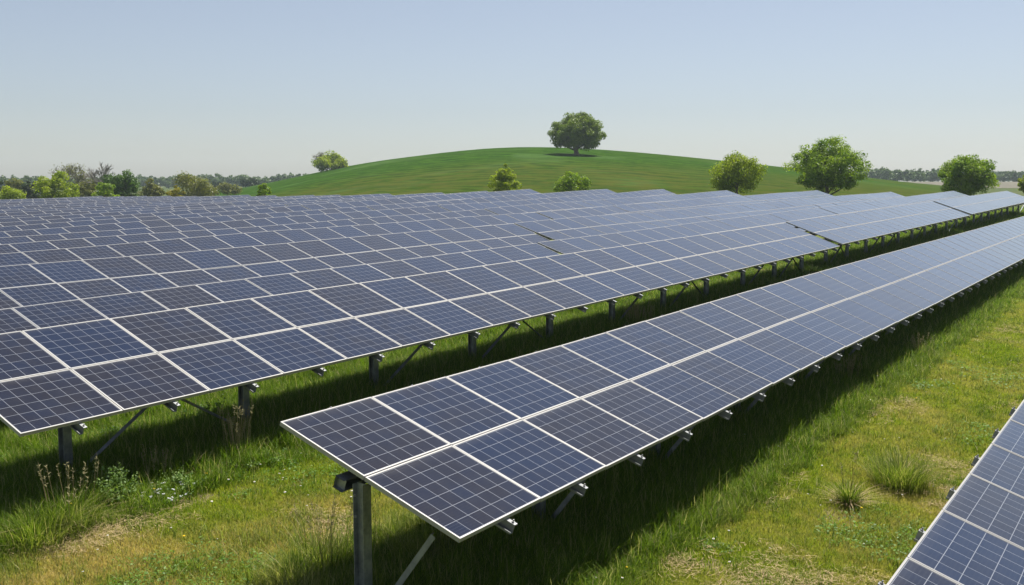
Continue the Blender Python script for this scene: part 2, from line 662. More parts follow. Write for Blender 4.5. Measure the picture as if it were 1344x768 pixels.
# ------------------------------------------------------------------ solar panels
def panel_glass_mesh(name='solar_panel'):
    x0, x1 = -PW / 2 + LIP, PW / 2 - LIP
    y0, y1 = -PD / 2 + LIP, PD / 2 - LIP
    me = bpy.data.meshes.new(name)
    t = -0.004
    me.from_pydata([(x0, y0, t), (x1, y0, t), (x1, y1, t), (x0, y1, t), (x0, y0, t - .006), (x1, y0, t - .006), (x1, y1, t - .006), (x0, y1, t - .006)], [],
                   [(3, 2, 1, 0), (4, 5, 6, 7)])
    uv = me.uv_layers.new(name='UVMap')
    mrg = 0.006
    for li, l in enumerate(me.loops):
        v = me.vertices[l.vertex_index].co
        uv.data[li].uv = (v.x - x0 - mrg, v.y - y0 - mrg)
    me.materials.append(M_GLASS)
    me.update()
    return me


def frame_mb():
    f = MB()
    H = 0.042
    a, b = PW / 2, PD / 2
    f.box((-a, -b, -H), (a, -b + LIP, 0))
    f.box((-a, b - LIP, -H), (a, b, 0))
    f.box((-a, -b + LIP, -H), (-a + LIP, b - LIP, 0))
    f.box((a - LIP, -b + LIP, -H), (a, b - LIP, 0))
    return f


# panel local axes: +x along the row, +y UP the slope is negative: y runs down the slope, z would flip; use x, -y
ME_GLASS = panel_glass_mesh()
# a right-handed frame (row, down-slope, n) has n pointing down, so the panel is built face-down-safe: mirror z by using (row, up-slope, n)
ME_FRAME = frame_mb().mesh('frame', [M_ALU])
bm_c = MB()
# one-mesh copy for the rows further back
ME_FAR = bpy.data.meshes.new('solar_panel')
_vs = [tuple(v.co) for v in ME_GLASS.vertices] + [tuple(v.co) for v in ME_FRAME.vertices]
_fs = [tuple(p.vertices) for p in ME_GLASS.polygons] + [tuple(8 + i for i in p.vertices) for p in ME_FRAME.polygons]
ME_FAR.from_pydata(_vs, [], _fs)
_uv = ME_FAR.uv_layers.new(name='UVMap')
for li, l in enumerate(ME_FAR.loops):
    v = ME_FAR.vertices[l.vertex_index].co
    _uv.data[li].uv = (v.x + PW / 2 - LIP - 0.006, v.y + PD / 2 - LIP - 0.006)
ME_FAR.materials.append(M_GLASS); ME_FAR.materials.append(M_ALU_DIM)
ME_FAR.polygons.foreach_set('material_index', [0, 0] + [1] * (len(_fs) - 2))
ME_FAR.update()


TB = [0.0, 0.0]        # height and tilt of the table being built, off its row's line


def row_frame(k, s):
    """point on the high edge, row direction, up-slope direction, normal"""
    u = U0 + OFF[k]
    x, y = us_to_xy(u, s)
    p = Vector((x, y, CAMZ + (ztop(k, s) + TB[0]) * U))
    x2, y2 = us_to_xy(u, s + 0.5)
    x1, y1 = us_to_xy(u, s - 0.5)
    r = Vector((x2, y2, ztop(k, s + 0.5) * U)) - Vector((x1, y1, ztop(k, s - 0.5) * U))
    r.normalize()
    t = tilt(k, s) + math.radians(TB[1])
    d0 = Vector((EV[0], EV[1], 0))
    n = r.cross(-d0); n.normalize()
    if n.z < 0: n.negate()
    down = d0 * math.cos(t) - n * math.sin(t)
    down.normalize()
    nn = r.cross(-down); nn.normalize()
    return p, r, down, nn


def mat_from(p, ax, ay, az):
    M = Matrix.Identity(4)
    for i in range(3):
        M[i][0] = ax[i]; M[i][1] = ay[i]; M[i][2] = az[i]; M[i][3] = p[i]
    return M


def rail_mesh(length, prot_low=0.13, prot_high=0.05):
    """Z-shaped rail running down the slope, local y = down-slope, z = normal; hangs under the panels"""
    f = MB()
    t = 0.0045
    z1 = -0.044; h = 0.085; w = 0.045
    y0, y1 = -prot_high, length + prot_low
    f.box((-t / 2, y0, z1 - h), (t / 2, y1, z1))
    f.box((t / 2, y0, z1 - t), (w, y1, z1))
    f.box((t / 2, y0, z1 - h), (w, y1, z1 - h + t))
    f.box((w - t, y0, z1 - t - 0.016), (w, y1, z1 - t))
    f.box((w - t, y0, z1 - h + t), (w, y1, z1 - h + t + 0.016))
    return f.mesh('rail', [M_RAIL])


def h_post(height):
    f = MB()
    a, b, t = 0.062, 0.056, 0.007
    f.box((-a, -b, -height), (-a + t, b, 0))
    f.box((a - t, -b, -height), (a, b, 0))
    f.box((-a + t, -t / 2, -height), (a - t, t / 2, 0))
    return f


ME_RAIL = rail_mesh(2 * DEP * U)
def bolt_mesh():
    f = MB()
    f.tube([(0, 0, 0), (0, 0, 0.012)], [0.014, 0.014], 6)
    f.tube([(0, 0, 0.012), (0, 0, 0.03)], [0.007, 0.006], 6)
    return f.mesh('bolt', [M_BOLT])
ME_BOLT = bolt_mesh()


def table(k, s0, n, label, detail, group):
    p0, r0, d0, n0 = row_frame(k, s0 + n / 2)
    x, y = us_to_xy(U0 + OFF[k] + 0.83, s0 + n / 2)
    base = Vector((x, y, CAMZ + base_ground(x, y)))
    T = empty('solar_table', base)
    tag(T, label, 'solar table', group)
    inv = Matrix.Translation(-base)

    def put(o, M):
        o.matrix_local = inv @ M
    for i in range(n):
        s = s0 + i + 0.5
        p, r, dn, nn = row_frame(k, s)
        jit = 0.004 if k > 2 else 0.0015
        for j in range(2):
            c = p + dn * (DEP * U * (j + 0.5)) + nn * rnd.uniform(-jit, jit)
            up = -dn
            M = mat_from(c, r, up, nn)
            if detail < 2:
                e = 0.006 if k > 3 else 0.0025
                M = M @ Matrix.Rotation(rnd.uniform(-e, e), 4, 'X') @ Matrix.Rotation(rnd.uniform(-e, e), 4, 'Y')
            if detail == 0:
                put(link_mesh('solar_panel', ME_FAR, T), M)
            else:
                g = link_mesh('solar_panel', ME_GLASS, T)
                put(g, M)
                link_mesh('frame', ME_FRAME, g)
    L = n
    # long beams under the table
    def beam(v, name, w, h, drop, ins=0.3):
        f = MB()
        steps = max(1, int(n / 1))
        prev = None
        for i in range(steps + 1):
            s = s0 + ins + (n - 2 * ins) * i / steps
            p, r, dn, nn = row_frame(k, s)
            c = p + dn * (v * U) - nn * drop
            sec = [(-w / 2, 0), (w / 2, 0), (w / 2, -0.006), (-w / 2 + 0.006, -0.006), (-w / 2 + 0.006, -h + 0.006), (w / 2, -h + 0.006), (w / 2, -h), (-w / 2, -h)]
            ring = [inv @ (c + dn * a + nn * b) for a, b in sec]
            bidx = len(f.v)
            f.v += [tuple(q) for q in ring]
            m_ = len(sec)
            if prev is not None:
                for q in range(m_):
                    f.f.append((prev + q, prev + (q + 1) % m_, bidx + (q + 1) % m_, bidx + q)); f.m.append(0)
            prev = bidx
            if i in (0, steps):           # a plate closes the section a little way in
                q_ = (r * (0.035 if i == 0 else -0.035))
                b_ = len(f.v)
                f.v += [tuple(inv @ (c + q_ + dn * a + nn * b)) for a, b in ((-w / 2 + .006, -.006), (w / 2, -.006), (w / 2, -h + .006), (-w / 2 + .006, -h + .006))]
                f.f.append((b_, b_ + 1, b_ + 2, b_ + 3)); f.m.append(0)
        return f.build(name, M_STEEL, T)
    if detail == 0:
        # supports of a table in the packed rows: posts and beams as one frame
        f = MB()
        for i in range(int(n / 2.3) + 1):
            s = min(s0 + 0.6 + 2.3 * i, s0 + n - 0.3)
            p, r, dn, nn = row_frame(k, s)
            c = p + dn * (0.83 * U) - nn * 0.13
            g = base_ground(c.x, c.y) + CAMZ - 0.2
            M = Matrix.Translation(Vector((c.x, c.y, 0)) - base) @ Matrix.Rotation(-AZ, 4, 'Z')
            f.box((-0.06, -0.06, g), (0.06, 0.06, c.z), M=M)
        f.build('support_posts', M_STEEL, T)
        beam(0.80, 'beam', 0.07, 0.10, 0.13)
        beam(1.50, 'purlin', 0.05, 0.06, 0.045)
        return T
    beam(0.70, 'beam', 0.11, 0.125, 0.132, -0.03)
    beam(1.58, 'purlin', 0.05, 0.06, 0.13)
    beam(0.22, 'purlin', 0.05, 0.06, 0.13)
    for i in range(n):
        s = s0 + i + 0.55
        p, r, dn, nn = row_frame(k, s)
        M = mat_from(p, r, dn, nn)
        # (r, dn, nn) is left-handed; turn it about so the rail stays a proper rotation
        M = mat_from(p + dn * (2 * DEP * U), -r, -dn, nn) if False else M
        ra = link_mesh('rail', ME_RAIL_UP, T)
        put(ra, mat_from(p, r, -dn, nn))
        if s - s0 < 22 and k != 2 or s < 14:
            b = link_mesh('bolt', ME_BOLT, ra)
            b.matrix_local = Matrix.Translation((0.022, -(2 * DEP * U + 0.06), -0.044))
            b = link_mesh('bolt', ME_BOLT, ra)
            b.matrix_local = Matrix.Translation((0.022, 0.03, -0.044))
    posts = POSTS[k](s0, n)
    for q, s in enumerate(posts):
        p, r, dn, nn = row_frame(k, s)
        c = p + dn * (0.83 * U) - nn * 0.13
        g = base_ground(c.x, c.y) + CAMZ - 0.3
        po = h_post(c.z - g).build('post', M_STEEL, T)
        put(po, Matrix.Translation(c) @ Matrix.Rotation(-AZ, 4, 'Z'))
        if k != 2 or s < 30:
            for hz in (0.10, 0.30):
                b = link_mesh('bolt', ME_BOLT, po)
                b.matrix_local = Matrix.Translation((-0.02, -0.062, -hz)) @ Matrix.Rotation(math.radians(90), 4, 'X')
        # brace from the foot of the post to the low purlin
        f = MB()
        e = p + dn * (1.52 * U) - nn * 0.18
        st = Vector((c.x, c.y, c.z - 1.02 * (c.z - g - 0.3))) + Vector((EV[0], EV[1], 0)) * 0.05
        if k == 2 and q % 3 == 1:
            e = row_frame(k, s - 1.6)[0] + dn * (0.9 * U) - nn * 0.2
        elif k == 2:
            e = row_frame(k, s + 1.1)[0] + dn * (1.2 * U) - nn * 0.16
        ax = (e - st); ln = ax.length; ax.normalize()
        sd_ = r.cross(ax).normalized() if abs(r.dot(ax)) < 0.95 else Vector((0, 0, 1))
        M = mat_from(st, ax, sd_, ax.cross(sd_))
        f.box((0, -0.028, -0.003), (ln, 0.028, 0.003), M=inv @ M)
        f.box((0, -0.028, 0.003), (ln, -0.022, 0.035), M=inv @ M)
        f.build('brace', M_RAIL if k == 1 else M_STEEL, T)
    return T


def rail_up_mesh():
    f = MB()
    t = 0.005
    z1 = -0.044; h = 0.085; w = 0.045
    y1, y0 = 0.05, -(2 * DEP * U + 0.10)
    f.box((-t / 2, y0, z1 - h), (t / 2, y1, z1))
    f.box((t / 2, y0, z1 - t), (w, y1, z1))
    f.box((-w, y0, z1 - h), (-t / 2, y1, z1 - h + t))
    f.box((w - t, y0, z1 - t - 0.016), (w, y1, z1 - t))
    f.box((-w, y0, z1 - h + t), (-w + t, y1, z1 - h + t + 0.016))
    return f.mesh('rail', [M_RAIL])


ME_RAIL_UP = rail_up_mesh()
POSTS = {0: lambda s0, n: [s0 + 0.3 + 2.3 * i for i in range(int(n / 2.3))],
         1: lambda s0, n: [s0 + 0.06] + [s0 + 2.4 * i for i in range(1, int(n / 2.4) + 1)],
         2: lambda s0, n: [q for q in (5.49 + 2.25 * i for i in range(-1, 32)) if s0 + 0.2 < q < s0 + n - 0.2]}

TG = 'ground-mounted solar tables in parallel rows'
table(0, 4.0, 24, 'solar table cut off by the lower right corner, across the mown lane', 1, TG)
table(1, 5.05, 46, 'nearest solar table, its bare left end and tall post in the foreground', 1, TG)
table(2, 4.53, 24, 'second-row solar table whose left end hangs over the grass at far left', 1, TG)
TB[:] = [0.03, -0.6]
table(2, 28.75, 20, 'middle solar table of the second row, between two dark gaps', 1, TG)
TB[:] = [0.05, -1.2]
table(2, 48.95, 22, 'far right solar table of the second row, ending by the rightmost tree', 1, TG)
ORD = ['', '', '', 'third', 'fourth', 'fifth', 'sixth', 'seventh', 'eighth', 'ninth', 'tenth', 'eleventh', 'twelfth', 'thirteenth', 'fourteenth',
       'fifteenth', 'sixteenth', 'seventeenth', 'eighteenth', 'nineteenth', 'twentieth', 'twenty-first', 'twenty-second', 'last']
# section limits of the rows behind (s), right to left ends taken from the gaps in the photo
SEC = {3: [0.4, 20.25, 41.9, 71.6], 4: [2.6, 24.6, 42.75, 70.2], 5: [5.3, 31.6, 52.3, 66.3], 6: [7.6, 33.4, 59.6], 7: [9.2, 35.0, 57.8], 8: [11.7, 34.4, 57.5],
       9: [13.2, 33.9, 53.8], 10: [14.7, 36.3, 54.2], 11: [16.4, 38.2, 54.1], 12: [18.2, 39.0, 53.4]}
for k in range(13, NROW):
    s_end = ANCH[k][1][0]
    a = 0.552 * abs(U0 + OFF[k]) - 5.5 + rnd.uniform(-1, 1)
    SEC[k] = [a, a + (s_end - a) * rnd.uniform(0.45, 0.6), s_end] if s_end - a > 24 else [a, s_end]
ends = {3: 'ending behind the first row gap near the rightmost tree', 4: 'ending below the big round tree at the right', 5: 'its far end under the big round tree'}
for k in range(3, NROW):
    sec = SEC[k]
    for i in range(len(sec) - 1):
        if i == 0: cur = sec[0]
        n = int(round(sec[i + 1] - cur - 0.05))
        if i == 0: cur = sec[1] - n
        if len(sec) == 2: where = 'the only table'
        elif len(sec) == 3: where = ('left-hand', 'right-hand')[i] + ' table'
        else: where = ('left-hand', 'middle', 'right-hand')[i] + ' table'
        s0 = cur
        cur = s0 + n + 0.08
        TB[0] = 0.0 if i == 0 else (0.012 if k < 13 else rnd.uniform(-.03, .05)); TB[1] = 0.0 if i == 0 else rnd.uniform(-1.6, -0.4)
        extra = 'behind the nearest table' if k < NROW - 1 else 'on the skyline at the left'
        table(k, s0, n, f'solar table, {where} of the {ORD[k]} row {extra}', 0, TG)


# ------------------------------------------------------------------ trees
def branch_pts(a, b, bend, n=5, rs=rnd):
    a, b = Vector(a), Vector(b)
    L = (b - a).length
    off = Vector((rs.uniform(-1, 1), rs.uniform(-1, 1), rs.uniform(-0.3, 0.8))) * bend * L
    return [a.lerp(b, t) + off * math.sin(t * math.pi) + Vector((0, 0, 0)) for t in [i / (n - 1) for i in range(n)]]


def leaves_mesh(name, centres, normals, sizes, tints, mat):
    """one rhombus-like leaf spray per centre"""
    n = len(centres)
    a = rng.normal(size=(n, 3)); a -= (a * normals).sum(1)[:, None] * normals
    a /= np.linalg.norm(a, axis=1)[:, None] + 1e-9
    b = np.cross(normals, a)
    sz = sizes[:, None]
    asp = rng.uniform(0.45, 0.9, (n, 1))
    v = np.stack([centres - a * sz, centres - b * sz * asp + normals * sz * 0.25, centres + a * sz, centres + b * sz * asp + normals * sz * 0.25], 1).reshape(-1, 3)
    me = bpy.data.meshes.new(name)
    me.vertices.add(4 * n); me.vertices.foreach_set('co', v.ravel().astype(np.float32))
    me.loops.add(4 * n); me.loops.foreach_set('vertex_index', np.arange(4 * n, dtype=np.int32))
    me.polygons.add(n); me.polygons.foreach_set('loop_start', np.arange(0, 4 * n, 4, dtype=np.int32))
    me.polygons.foreach_set('loop_total', np.full(n, 4, dtype=np.int32))
    me.update(calc_edges=True)
    at = me.attributes.new('tint', 'FLOAT', 'FACE')
    at.data.foreach_set('value', tints.astype(np.float32))
    me.materials.append(mat)
    return me


def crown_arrays(W, H, base, nclump, nleaf, leaf, shape=0.0, hollow=0.55, clr=0.15, skew=0.0, lumps=1.0):
    """clumps through an uneven ellipsoid; returns leaf arrays and clump centres"""
    cs, rs_ = [], []
    k = 0
    while len(cs) < nclump and k < nclump * 30:
        k += 1
        d = rng.normal(size=3); d /= np.linalg.norm(d)
        rad = rng.uniform(hollow ** 3, 1) ** (1 / 3.0)
        p = d * rad
        if p[2] < -0.72: continue
        wide = 1 - shape * max(0, p[2]) - 0.18 * max(0, -p[2] - 0.4)
        lump = 1 + lumps * 0.13 * math.sin(3 * math.atan2(d[1], d[0]) + skew * 5) + lumps * 0.10 * math.sin(5 * d[2] + skew * 9)
        q = np.array([p[0] * W / 2 * wide * lump * 0.88, p[1] * W / 2 * wide * lump * 0.88, base + H * (0.5 + 0.44 * p[2] * lump)])
        cs.append(q); rs_.append(W * clr * rng.uniform(0.55, 1.25))
    cs = np.array(cs); rs_ = np.array(rs_)
    per = rng.integers(0, len(cs), nleaf)
    d = rng.normal(size=(nleaf, 3)); d /= np.linalg.norm(d, axis=1)[:, None]
    rr = rs_[per] * rng.uniform(0.25, 1.0, nleaf) ** 0.6
    c = cs[per] + d * rr[:, None] * np.array([1, 1, 0.75])
    nor = d + rng.normal(size=(nleaf, 3)) * 0.55 + np.array([0, 0, 0.35]); nor /= np.linalg.norm(nor, axis=1)[:, None]
    sz = leaf * rng.uniform(0.55, 1.3, nleaf)
    ct = rng.uniform(0, 1, len(cs))
    t = np.clip(0.55 * ct[per] + 0.45 * rng.uniform(0, 1, nleaf), 0, 1)
    return c, nor, sz, t, cs


def tree(name, label, cat, px, Y, W, H, mat, nleaf=5000, leaf=0.16, nclump=55, shape=0.25, trunk=0.22, trunk_r=None, group=None, loc=None, hollow=0.5, clr=0.15,
         nlimb=9, lowcrown=None, lumps=0.7):
    if loc is None:
        x, y = at_dist(px, Y)
        loc = (x, y, ground_z(x, y))
    T = empty(name, loc)
    tag(T, label, cat, group)
    base = H * (trunk if lowcrown is None else lowcrown)
    c, nor, sz, t, cs = crown_arrays(W, H - base, base, nclump, nleaf, leaf, shape, hollow, clr, rnd.random(), lumps)
    tr = trunk_r or H * 0.028
    f = MB()
    top = Vector((rnd.uniform(-.04, .04) * H, rnd.uniform(-.04, .04) * H, H * 0.72))
    tp = branch_pts((0, 0, -0.3), top, 0.04, 8)
    f.tube(tp, [tr * 1.5, tr * 1.1] + [tr * (1 - 0.8 * i / 6) for i in range(1, 7)], 8)
    ids = rng.permutation(len(cs))[:nlimb]
    for i in ids:
        q = Vector(cs[i])
        h0 = min(0.68, max(trunk * 0.8, (q.z / H) * rnd.uniform(0.45, 0.75)))
        st = tp[0].lerp(tp[-1], h0)
        pts = branch_pts(st, q, 0.12, 6)
        f.tube(pts, [tr * 0.5 * (1 - 0.85 * j / 5) for j in range(6)], 5)
        for _ in range(2):
            q2 = Vector(cs[rng.integers(len(cs))])
            if (q2 - pts[3]).length < W * 0.4:
                f.tube(branch_pts(pts[3], q2, 0.1, 4), [tr * 0.22, tr * 0.17, tr * 0.1, tr * 0.05], 4)
    f.build('trunk', M_BARK, T, True)
    o = link_mesh('crown', leaves_mesh('crown', c, nor, sz, t, mat), T)
    return T


def bare_tree(name, label, px, Y, W, H, leaves=None, nl=0, group=None, loc=None, seed=1, spread=1.0):
    if loc is None:
        x, y = at_dist(px, Y)
        loc = (x, y, ground_z(x, y))
    rs = random.Random(seed)
    T = empty(name, loc)
    tag(T, label, 'bare tree', group)
    f = MB(); tw = MB()
    ends = []

    def grow(p, d, L, r, lev):
        q = p + d * L
        pts = [p, p.lerp(q, 0.5) + Vector((rs.uniform(-1, 1), rs.uniform(-1, 1), rs.uniform(-.5, .5))) * L * 0.06, q]
        (f if lev < 3 else tw).tube(pts, [r, r * 0.8, r * 0.62], 5 if lev < 3 else 3, cap=False)
        if lev >= 6 or q.z > H:
            ends.append(q); return
        for _ in range(3 if lev < 5 else 2):
            nd = (d + Vector((rs.uniform(-1, 1) * spread, rs.uniform(-1, 1) * spread, rs.uniform(-0.25, 0.5))) * 0.75)
            nd.normalize()
            grow(p.lerp(q, rs.uniform(0.6, 1.0)), nd, L * rs.uniform(0.62, 0.85), max(r * 0.60, 0.035), lev + 1)
    grow(Vector((0, 0, -0.3)), Vector((0, 0, 1)), H * 0.36, H * 0.022, 0)
    f.build('trunk', M_TWIG, T, True)
    tw.build('twigs', M_TWIG, T)
    if leaves is not None and ends:
        e = np.array([list(ends[i % len(ends)]) for i in range(nl)]) + rng.normal(size=(nl, 3)) * 0.35
        nor = rng.normal(size=(nl, 3)); nor /= np.linalg.norm(nor, axis=1)[:, None]
        link_mesh('buds', leaves_mesh('buds', e, nor, rng.uniform(0.06, 0.14, nl), rng.uniform(0, 1, nl), leaves), T)
    return T


L_OAK = mat_leaf('oak_leaves', (0.10, 0.165, 0.012), (0.26, 0.34, 0.03), 0.45)
L_LIME = mat_leaf('lime_leaves', (0.14, 0.22, 0.012), (0.42, 0.48, 0.03), 0.55)
L_MID = mat_leaf('green_leaves', (0.090, 0.190, 0.012), (0.36, 0.47, 0.03), 0.5)
L_DARK = mat_leaf('dark_leaves', (0.022, 0.048, 0.012), (0.065, 0.11, 0.02), 0.3)
L_DGREEN = mat_leaf('deep_green_leaves', (0.04, 0.10, 0.014), (0.13, 0.23, 0.03), 0.4)
L_OLIVE = mat_leaf('olive_leaves', (0.13, 0.14, 0.03), (0.27, 0.28, 0.07), 0.4)
L_YEL = mat_leaf('yellow_leaves', (0.20, 0.19, 0.010), (0.36, 0.31, 0.02), 0.45)
L_WOOD = mat_leaf('wood_leaves', (0.05, 0.10, 0.03), (0.14, 0.21, 0.06), 0.3)
L_WEED = mat_leaf('weed_leaves', (0.13, 0.24, 0.06), (0.30, 0.42, 0.13), 0.45)

ox, oy, oz = hit(757, 203.5)
sc_ = oy / FPX
tree('oak_tree', 'lone broad oak with a dark trunk standing on the crest of the green hill', 'tree', 0, 0, 80 * sc_, 56 * sc_, L_OAK, 42000, 0.20, 240, 0.28,
     0.04, 0.5, loc=(ox, oy, oz), hollow=0.12, clr=0.095, nlimb=16, lumps=0.35)


def tpx(x0, x1, ytop, Y, ybase=258, **k):
    """bearing, distance, width and height of a tree from how large it looks"""
    cx = (x0 + x1) / 2
    x, y = at_dist(cx, Y)
    g = ground_z(x, y) - CAMZ
    top = ray(cx, ytop); top = top[2] / top[1] * Y
    return dict(px=cx, Y=Y, W=(x1 - x0) / FPX * Y * 1.1, H=(top - g) * 1.03)


TE = 'young trees along the far edge of the solar field'
tree('young_tree', 'slim yellow-green young tree in front of the middle of the hill', 'tree', **tpx(643, 679, 217, 112), mat=L_LIME, nleaf=6500, leaf=0.10, nclump=80, shape=0.35, group=TE, hollow=0.1, trunk=0.06)
tree('round_bush', 'low dark green bush beside the slim yellow-green tree under the oak', 'bush', **tpx(726, 774, 226, 112), mat=L_MID, nleaf=7500, leaf=0.11, nclump=80, shape=0.2, trunk=0.02, group=TE, hollow=0.1)
tree('young_tree', 'yellow-green cone-shaped tree left of the largest tree at right', 'tree', **tpx(937, 998, 198, 108), mat=L_LIME, nleaf=16000, leaf=0.095, nclump=110, shape=0.42, group=TE, hollow=0.1, trunk=0.08)
tree('round_tree', 'largest bright green tree of the field edge, right of the hill crest', 'tree', **tpx(1038, 1133, 180, 112), mat=L_MID, nleaf=32000, leaf=0.10, nclump=210, shape=0.3, group=TE, trunk=0.06, clr=0.095, hollow=0.15, lumps=1.1)
tree('round_tree', 'round mid green tree near the right edge, before the brown field', 'tree', **tpx(1231, 1304, 204, 112), mat=L_MID, nleaf=24000, leaf=0.10, nclump=150, shape=0.25, group=TE, trunk=0.06, clr=0.11, hollow=0.15)
tree('round_bush', 'half-cut yellow-green bush on the right edge of the photo', 'bush', **tpx(1336, 1362, 226, 122), mat=L_LIME, nleaf=2200, leaf=0.12, nclump=30, shape=0.2, trunk=0.1, group=TE, hollow=0.2)
tree('young_tree', 'tiny bright green tree at the left foot of the hill', 'tree', **tpx(335, 357, 239, 112), mat=L_MID, nleaf=1600, leaf=0.10, nclump=22, shape=0.4, group=TE, hollow=0.2)
tree('yellow_bush', 'small yellowish bush behind the last rows at left', 'bush', **tpx(217, 241, 243, 150), mat=L_YEL, nleaf=1500, leaf=0.13, nclump=20, shape=0.2, hollow=0.2)
TL = 'trees behind the last solar rows at left'
tree('leafy_tree', 'yellow-green tree, the tallest leafy one at far left', 'tree', **tpx(46, 98, 224, 150), mat=L_LIME, nleaf=5200, leaf=0.17, nclump=60, shape=0.3, group=TL, trunk=0.05, hollow=0.15)
tree('leafy_bush', 'low yellow-green bush in the left corner of the skyline', 'bush', **tpx(-14, 32, 244, 145), mat=L_LIME, nleaf=3600, leaf=0.15, nclump=40, shape=0.2, trunk=0.03, group=TL, hollow=0.15)
tree('leafy_tree', 'deep green tree right of the bare tree at left', 'tree', **tpx(137, 184, 226, 165), mat=L_DGREEN, nleaf=5600, leaf=0.18, nclump=60, shape=0.25, trunk=0.03, group=TL, hollow=0.15)
tree('leafy_bush', 'bright green bush between the bare tree and the deep green tree', 'bush', **tpx(121, 152, 236, 145), mat=L_MID, nleaf=2800, leaf=0.14, nclump=36, shape=0.25, trunk=0.03, group=TL, hollow=0.15)
tree('olive_tree', 'rounded olive-brown tree with new leaves in the middle of the left skyline', 'tree', **tpx(226, 281, 230, 190), mat=L_OLIVE, nleaf=5200, leaf=0.18, nclump=60, shape=0.15, trunk=0.02, group=TL, hollow=0.15)
tree('olive_tree', 'low olive-brown tree right of the deep green tree', 'tree', **tpx(183, 214, 236, 190), mat=L_OLIVE, nleaf=2800, leaf=0.18, nclump=36, shape=0.15, trunk=0.02, group=TL, hollow=0.15)
tree('olive_tree', 'olive-brown scrubby tree under the bare tree', 'tree', **tpx(96, 128, 234, 180), mat=L_OLIVE, nleaf=2400, leaf=0.18, nclump=36, shape=0.15, trunk=0.02, group=TL, hollow=0.15)
tree('olive_tree', 'small olive tree between the olive-brown tree and the hill foot', 'tree', **tpx(280, 316, 241, 260), mat=L_OLIVE, nleaf=2400, leaf=0.22, nclump=30, shape=0.15, trunk=0.02, group=TL, hollow=0.15)
tree('dark_tree', 'dark pointed evergreen clump above the left foot of the hill', 'tree', **tpx(317, 341, 234, 420), mat=L_DARK, nleaf=2600, leaf=0.36, nclump=36, shape=0.35, trunk=0.02, group=TL, hollow=0.15)
tree('dark_tree', 'dark evergreen left of the hill foot, before the blue woods', 'tree', **tpx(277, 292, 236, 400), mat=L_DARK, nleaf=1500, leaf=0.33, nclump=24, shape=0.2, trunk=0.02, group=TL, hollow=0.15)
for a, b, c, lab in ((-30, 6, 237, 'dark tree cut by the left edge of the photo'), (2, 32, 236.5, 'dark brown-green tree second from the left edge'), (28, 56, 237.5, 'dark tree just left of the yellow-green tree')):
    tree('dark_tree', lab, 'tree', **tpx(a, b, c, 200), mat=L_DARK if a < 0 or a > 20 else L_OLIVE, nleaf=3000, leaf=0.2, nclump=36, shape=0.1, trunk=0.05, group=TL)
bare_tree('bare_tree', 'greyish budding tree behind the yellow-green tree at left', **{k_: v for k_, v in tpx(66, 105, 214, 175).items()}, leaves=L_OLIVE, nl=900, seed=5)
bare_tree('bare_tree', 'leafless tree with spreading twigs between two green trees at left', **{k_: v for k_, v in tpx(112, 148, 215, 175).items()}, seed=9)
# pair on the left shoulder of the hill
hx_, hy_, hz_ = hit(434, 223.8)
s_ = hy_ / FPX
tree('leafy_tree', 'spring-green rounded tree on the left shoulder of the hill', 'tree', 0, 0, 48 * s_, 27 * s_, L_LIME, 5200, 0.3, 70, 0.15, 0.0, loc=(hx_ - 0.5, hy_ + 4, hz_ - 1.0), hollow=0.1)
bare_tree('bare_tree', 'grey leafless tree leaning on the spring-green tree at the hill shoulder', 0, 0, 20 * s_, 27 * s_, leaves=L_OLIVE, nl=500, seed=3, loc=(hx_ - 16 * s_, hy_ + 5, ground_z(hx_ - 16 * s_, hy_ + 5)))


# far woods: nobody could count the trees
def woods(name, label, x0, x1, Y, hfun, mat, n, leaf, depth=60):
    cs = []
    t = 0
    X0, X1 = (x0 - 672) / FPX, (x1 - 672) / FPX
    C, S = [], []
    for i in range(n):
        a = X0 + (X1 - X0) * (i + rng.uniform(0, 1)) / n
        y = Y + rng.uniform(0, depth)
        x = a * y
        C.append((x, y)); S.append(hfun(a * FPX + 672) * rng.uniform(0.75, 1.12))
    cc, nn_, ss, tt = [], [], [], []
    tk = MB()
    for (x, y), h in zip(C, S):
        g = ground_z(x, y)
        w = h * rng.uniform(0.7, 1.05)
        m_ = 520
        c, nor, sz, t_, _ = crown_arrays(w, h * 0.97, 0.02 * h, 20, m_, leaf, 0.2, 0.35, 0.2, rng.uniform())
        cc.append(c + np.array([x, y, g])); nn_.append(nor); ss.append(sz); tt.append(np.clip(t_ * 0.6 + rng.uniform(0, 0.4), 0, 1))
        tk.tube([(x, y, g - 0.5), (x, y, g + h * 0.7)], [h * 0.03, h * 0.01], 5)
    o = link_mesh(name, leaves_mesh(name, np.concatenate(cc), np.concatenate(nn_), np.concatenate(ss), np.concatenate(tt), mat))
    tag(o, label, 'woodland', kind='stuff')
    return o


woods('far_woods', 'bluish band of distant trees behind the left treeline', 150, 400, 620, lambda p: float(np.interp(p, [150, 210, 260, 330, 400], [7.5, 8, 9, 8.5, 9])), L_WOOD, 70, 0.75)
woods('far_woods', 'bluish band of distant trees at the far left skyline', -80, 170, 520, lambda p: 7.5, L_WOOD, 60, 0.65)
woods('far_woods', 'hazy green band of trees beyond the brown field at right', 1100, 1420, 560, lambda p: float(np.interp(p, [1120, 1150, 1180, 1230, 1300, 1400], [7.5, 8, 6.5, 7.8, 6.2, 6.5])), L_WOOD, 190, 0.55)
woods('far_woods', 'pale distant ridge of trees behind the green band at right', 1090, 1440, 900, lambda p: 9.0, L_WOOD, 130, 0.9, 100)

